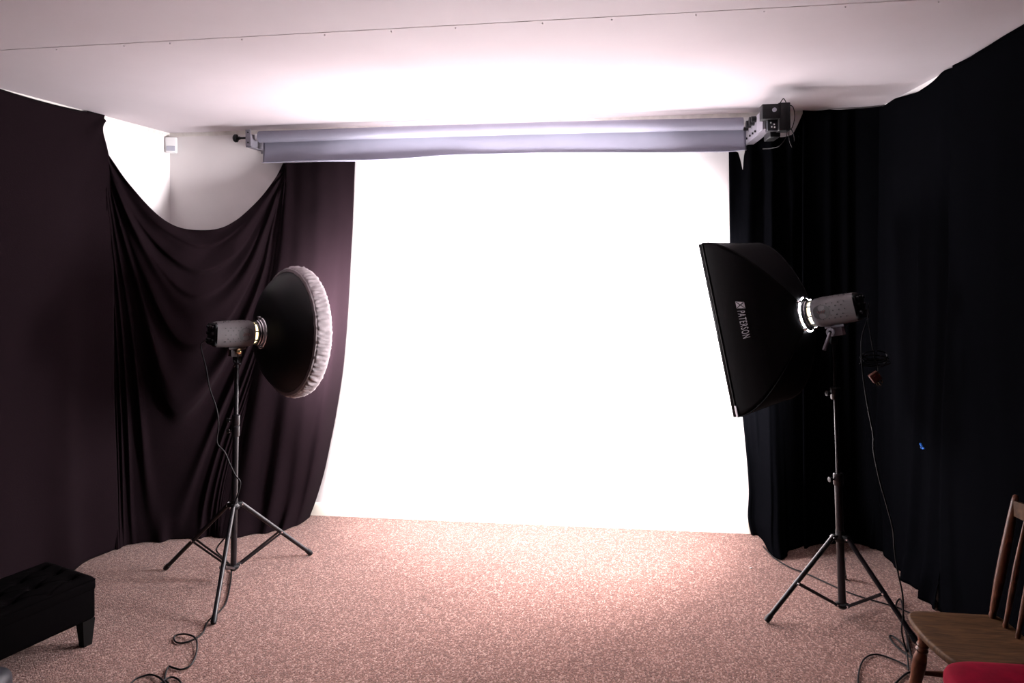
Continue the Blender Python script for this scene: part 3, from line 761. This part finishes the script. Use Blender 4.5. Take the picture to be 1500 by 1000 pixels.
# sync lead with a tied bundle and plug
tc_ = at(1271, 462, Y=3.24); t = thing('spare_lead', 'knotted black lead with a brown plug hanging beside the right flash', 'cable', tc_)
bc = at(1281, 524, Y=3.25)
MB().tube([PR-nR*.146+Z_*.006+Ts*.03, tc_, at(1275, 490, Y=3.25), bc], .0022, 8).build('lead', 'rubber', t)
m = MB()
for k in range(7):
    pp = []
    for q in range(13):
        a = 2*pi*q/12+k; pp.append(bc+V((.052*cos(a)+.01*sin(k*3), .012*sin(a*2+k), .018*sin(a)*(1+.4*sin(k*2))-.006*k+.012)))
    m.tube(pp, .0022, 6, 4)
m.build('bundle', 'rubber', t)
pp = at(1282, 552, Y=3.25)
MB().tube([bc, bc+V((.012, 0, -.03)), pp+V((.012, 0, .03)), pp], .0024, 6).build('lead_tail', 'rubber', t)
rp = Matrix.Rotation(radians(-35), 3, 'Y')
pg = MB().box(pp, (.040, .022, .040), rp, .004).build('plug', 'plug', t)
m = MB()
for dx in (-.011, .011): m.box(pp+rp @ V((dx, 0, -.028)), (.006, .004, .018), rp)
m.box(pp+rp @ V((0, .004, -.030)), (.004, .008, .022), rp); m.each('pin', 'brass', pg, smooth=False)
pgl = MB().box(pp+rp @ V((0, -.0115, 0)), (.022, .001, .014), rp).build('plug_face', 'redink', pg, smooth=False)

# ------------------------------------------------------------------ tufted ottoman bottom left
e1 = V((-.94, .34, 0)).normalized(); e2 = V((-.34, -.94, 0)).normalized()
C0 = V((-2.162, 2.758, 0)); OW, OL, OZ0, OZ1 = .335, .60, .075, .300
t = thing('ottoman', 'low black tufted velvet ottoman with short tapered legs by the left drape', 'ottoman', C0+e1*OW/2+e2*OL/2)
Rm = Matrix((e1, e2, Z_)).transposed()
ctr = C0+e1*OW/2+e2*OL/2
MB().box(ctr+Z_*(OZ0+.19)/1+Z_*(-.08), (OW, OL, .155), Rm, .012).build('base', 'velvet', t)
# cushion top with button tufts
def tuft(u, v):
    a = (u-.5)*2; b = (v-.5)*2
    def sq(x): return x
    x = a*OW/2; y = b*OL/2
    ed = min(1, (1-abs(a))*7)**.5*min(1, (1-abs(b))*11)**.5
    z = .268+.020*ed
    for i in range(-1, 2):
        for j in range(-2, 3):
            bx, by = i*.105+(.0525 if j % 2 else 0), j*.115
            if abs(bx) > OW/2-.02: continue
            r = sqrt((x-bx)**2+(y-by)**2); z -= .016*exp(-(r/.022)**2)
    z -= .005*(abs(sin(pi*(x/.105+y/.23)))<.12)*ed+.005*(abs(sin(pi*(x/.105-y/.23)))<.12)*ed
    return ctr+e1*x+e2*y+Z_*z
cs = grid(70, 110, tuft, 'tufted_top', 'velvet', t, solid=.004)
m = MB(); loop = []
m.box(ctr+Z_*.248, (OW+.004, OL+.004, .044), Rm, .010); m.build('lid', 'velvet', t)
m = MB()
for i in range(-1, 2):
    for j in range(-2, 3):
        bx, by = i*.105+(.0525 if j % 2 else 0), j*.115
        if abs(bx) > OW/2-.02: continue
        m.ball(ctr+e1*bx+e2*by+Z_*.275, .009, 12, (1, 1, .5))
m.each('tuft_button', 'velvet', t)
for i in (0, 1):
    for j in (0, 1):
        c = C0+e1*(.028+i*(OW-.056))+e2*(.028+j*(OL-.056)); mb = MB(); vv = []
        for z, r in ((.11, .026), (0, .017)):
            vv += [c+e1*(r*a)+e2*(r*b)+Z_*z for a, b in ((-1, -1), (1, -1), (1, 1), (-1, 1))]
        mb.add(vv, [(0, 1, 2, 3), (7, 6, 5, 4)]+[(k, (k+1) % 4, (k+1) % 4+4, k+4) for k in range(4)]).build('leg', 'darkwood', t, smooth=False)

# rounded dark case end poking into the frame
kc = V((-2.215, 2.235, 0)); t = thing('carry_case', 'dark grey rounded plastic case end in front of the black ottoman', 'case', kc)
Rk = Matrix.Rotation(radians(20), 3, 'Z')
def rnd(c, sx, sy, z0, z1, r):
    m = MB(); vv = []; ff = []; N = 40; rows = [(z0, .93), (z0+.006, 1)]+[(z1-r+r*sin(a*pi/2/8), 1-(r/sx)*(1-cos(a*pi/2/8))*1.0) for a in range(9)]+[(z1, 0.001)]
    for z, k in rows:
        for i in range(N):
            a = 2*pi*i/N; e = .6; cx = abs(cos(a))**e*(1 if cos(a) > 0 else -1); sy_ = abs(sin(a))**e*(1 if sin(a) > 0 else -1)
            vv.append(c+Rk @ V((sx*k*cx, sy*k*sy_, z)))
    for j in range(len(rows)-1):
        for i in range(N): q = (i+1) % N; ff.append((j*N+i, j*N+q, (j+1)*N+q, (j+1)*N+i))
    ff.append(tuple(range(N-1, -1, -1))); return m.add(vv, ff)
rnd(kc, .085, .13, 0.0, .150, .055).build('shell', 'case', t)
rnd(kc, .0865, .1315, .052, .058, .003).build('seam_band', 'black', t)
MB().box(kc+Rk @ V((.087, .05, .07)), (.010, .022, .026), Rk, .002).build('latch', 'chrome', t)

# ------------------------------------------------------------------ wooden chair bottom right
sd = V((.08, -.997, 0)).normalized(); fd = V((-sd.y*-1, 0, 0)); fd = V((-.997, -.08, 0)).normalized()
ZS = .32
bc0 = V((1.301, 2.752, 0))+sd*.135     # middle of the back line
t = thing('wooden_chair', 'small worn wooden spindle-back chair against the drape on the right', 'chair', bc0+fd*.13)
def cp(f, s, z): return bc0+fd*f+sd*s+Z_*z
# seat outline (front, side)
half = [(-.035, 0), (-.037, .08), (-.033, .135), (-.015, .155), (.05, .160), (.15, .170), (.215, .176), (.255, .170), (.277, .150), (.290, .11), (.297, .05), (.299, 0)]
full = half+[(f, -s) for f, s in reversed(half[1:-1])]
def cres(P, sub):
    out = []; n = len(P)
    for i in range(n):
        for k in range(sub):
            tt = k/sub; p = [P[(i+q-1) % n] for q in range(4)]
            out.append(tuple(.5*((2*p[1][a])+(p[2][a]-p[0][a])*tt+(2*p[0][a]-5*p[1][a]+4*p[2][a]-p[3][a])*tt*tt+(3*p[1][a]-p[0][a]-3*p[2][a]+p[3][a])*tt**3) for a in (0, 1)))
    return out
fo = cres(full, 5); n = len(fo); vv = []; ff = []
rows = [(-.028, .93), (-.026, .965), (-.018, .99), (-.010, 1), (-.004, .995), (-.001, .98), (0, .96), (-.001, .85), (-.004, .6), (-.006, .3), (-.006, .02)]
for z, k in rows:
    for f, s in fo: vv.append(cp(.13+(f-.13)*k, s*k, ZS+z))
for j in range(len(rows)-1):
    for i in range(n): q = (i+1) % n; ff.append((j*n+i, j*n+q, (j+1)*n+q, (j+1)*n+i))
ff.append(tuple(range(n-1, -1, -1))); ff.append(tuple(range((len(rows)-1)*n, len(rows)*n)))
MB().add(vv, ff).build('seat', 'seatwood', t)
def turned(a, b, prof, name, m='legwood', par=None):
    a = V(a); b = V(b); L = (b-a).length
    return MB().lathe(a, b-a, [(0, 0)]+[(h*L, r) for h, r in prof]+[(L, 0)], 24).build(name, m, par or t)
LEG = [(0, .012), (.06, .015), (.14, .019), (.20, .020), (.24, .017), (.27, .021), (.30, .016), (.33, .021), (.36, .016), (.40, .020), (.46, .023), (.58, .022), (.72, .019), (.80, .021), (.83, .016), (.88, .017), (1, .011)]
lt = {}
for nm, f, s, ff_, ss in (('a', .225, -.125, .265, -.158), ('b', .225, .125, .265, .158), ('c', .02, -.105, -.012, -.135), ('d', .02, .105, -.012, .135)):
    a = cp(f, s, ZS-.02); b = cp(ff_, ss, 0); turned(a, b, LEG, 'leg'); lt[nm] = (a, b)
def on(k, h): a, b = lt[k]; return a+(b-a)*h
STR = [(0, .007), (.2, .009), (.5, .013), (.8, .009), (1, .007)]
turned(on('a', .62), on('c', .62), STR, 'stretcher'); turned(on('b', .62), on('d', .62), STR, 'stretcher')
turned((on('a', .62)+on('c', .62))/2, (on('b', .62)+on('d', .62))/2, STR, 'stretcher')
POST = [(0, .009), (.02, .012), (.05, .010), (.08, .012), (.3, .016), (.5, .0165), (.75, .0145), (.95, .012), (.985, .010), (1, .006)]
LN = -.092
for s in (-.135, .135): turned(cp(0, s, ZS-.004), cp(LN, s*1.06, .748), POST, 'back_post')
for s in (-.0675, 0, .0675): turned(cp(-.004, s, ZS-.004), cp(LN*.83, s*1.04, .680), [(0, .006), (.03, .0085), (.06, .007), (.35, .010), (.6, .010), (.95, .006), (1, .005)], 'spindle')
m = MB(); vv = []; K = 16
for i in range(K+1):
    s = -.138+.276*i/K; bow = -.012*(1-(s/.138)**2); arch = .010*(1-(s/.138)**2)
    for f0, z in ((-.007, .678), (.007, .678), (.007, .728+arch), (-.007, .728+arch)): vv.append(cp(LN*.88+f0+bow-.08*(z-.70), s, z))
ff = [(i*4+k, i*4+(k+1) % 4, (i+1)*4+(k+1) % 4, (i+1)*4+k) for i in range(K) for k in range(4)]+[(0, 1, 2, 3), (K*4, K*4+3, K*4+2, K*4+1)]
MB().add(vv, ff).build('crest_rail', 'seatwood', t)

# ------------------------------------------------------------------ red upholstered stool in front of it
x0, x1, y0, y1 = .880, 1.26, 1.80, 2.205
rc = V(((x0+x1)/2, (y0+y1)/2, 0)); t = thing('upholstered_stool', 'stool with a crimson velvet pad in front of the wooden chair', 'stool', rc)
def pad(cx, cy, hx, hy, rows):
    m = MB(); vv = []; ff = []; N = 72
    for z, k in rows:
        for i in range(N):
            a = 2*pi*i/N; e = .42; cx_ = abs(cos(a))**e*(1 if cos(a) > 0 else -1); sy_ = abs(sin(a))**e*(1 if sin(a) > 0 else -1)
            vv.append((cx+hx*k*cx_, cy+hy*k*sy_, z))
    for j in range(len(rows)-1):
        for i in range(N): q = (i+1) % N; ff.append((j*N+i, j*N+q, (j+1)*N+q, (j+1)*N+i))
    ff.append(tuple(range(N-1, -1, -1))); ff.append(tuple(range((len(rows)-1)*N, len(rows)*N))); return m.add(vv, ff)
hx, hy = (x1-x0)/2, (y1-y0)/2
pad(rc.x, rc.y, hx, hy, [(.405, .965), (.41, .985), (.425, 1), (.440, .995), (.452, .97), (.460, .92), (.466, .8), (.471, .55), (.473, .25), (.4735, .02)]).build('cushion', 'red', t)
pad(rc.x, rc.y, hx*.95, hy*.95, [(.36, .98), (.362, 1), (.404, 1), (.406, .9)]).build('frame', 'darkwood', t)
m = MB()
for i in range(110):
    a = 2*pi*i/110; e = .42; cx_ = abs(cos(a))**e*(1 if cos(a) > 0 else -1); sy_ = abs(sin(a))**e*(1 if sin(a) > 0 else -1)
    m.ball((rc.x+hx*.972*cx_, rc.y+hy*.972*sy_, .404), .004, 6)
o = m.build('nail_trim', 'brass', t); o['kind'] = 'stuff'
for i in (-1, 1):
    for j in (-1, 1):
        a = V((rc.x+i*hx*.78, rc.y+j*hy*.78, .37)); b = V((rc.x+i*hx*.86, rc.y+j*hy*.86, 0))
        turned(a, b, [(0, .018), (.1, .020), (.5, .015), (.9, .012), (1, .011)], 'leg', 'darkwood')

# scrap of lint on the carpet
pz_ = fl_(1100, 832, .002); tag(MB().box(pz_+Z_*.002, (.012, .005, .004), Matrix.Rotation(.5, 3, 'Z'), .001).build('paper_scrap', 'white'), 'tiny white scrap on the carpet left of the right tripod', 'scrap')
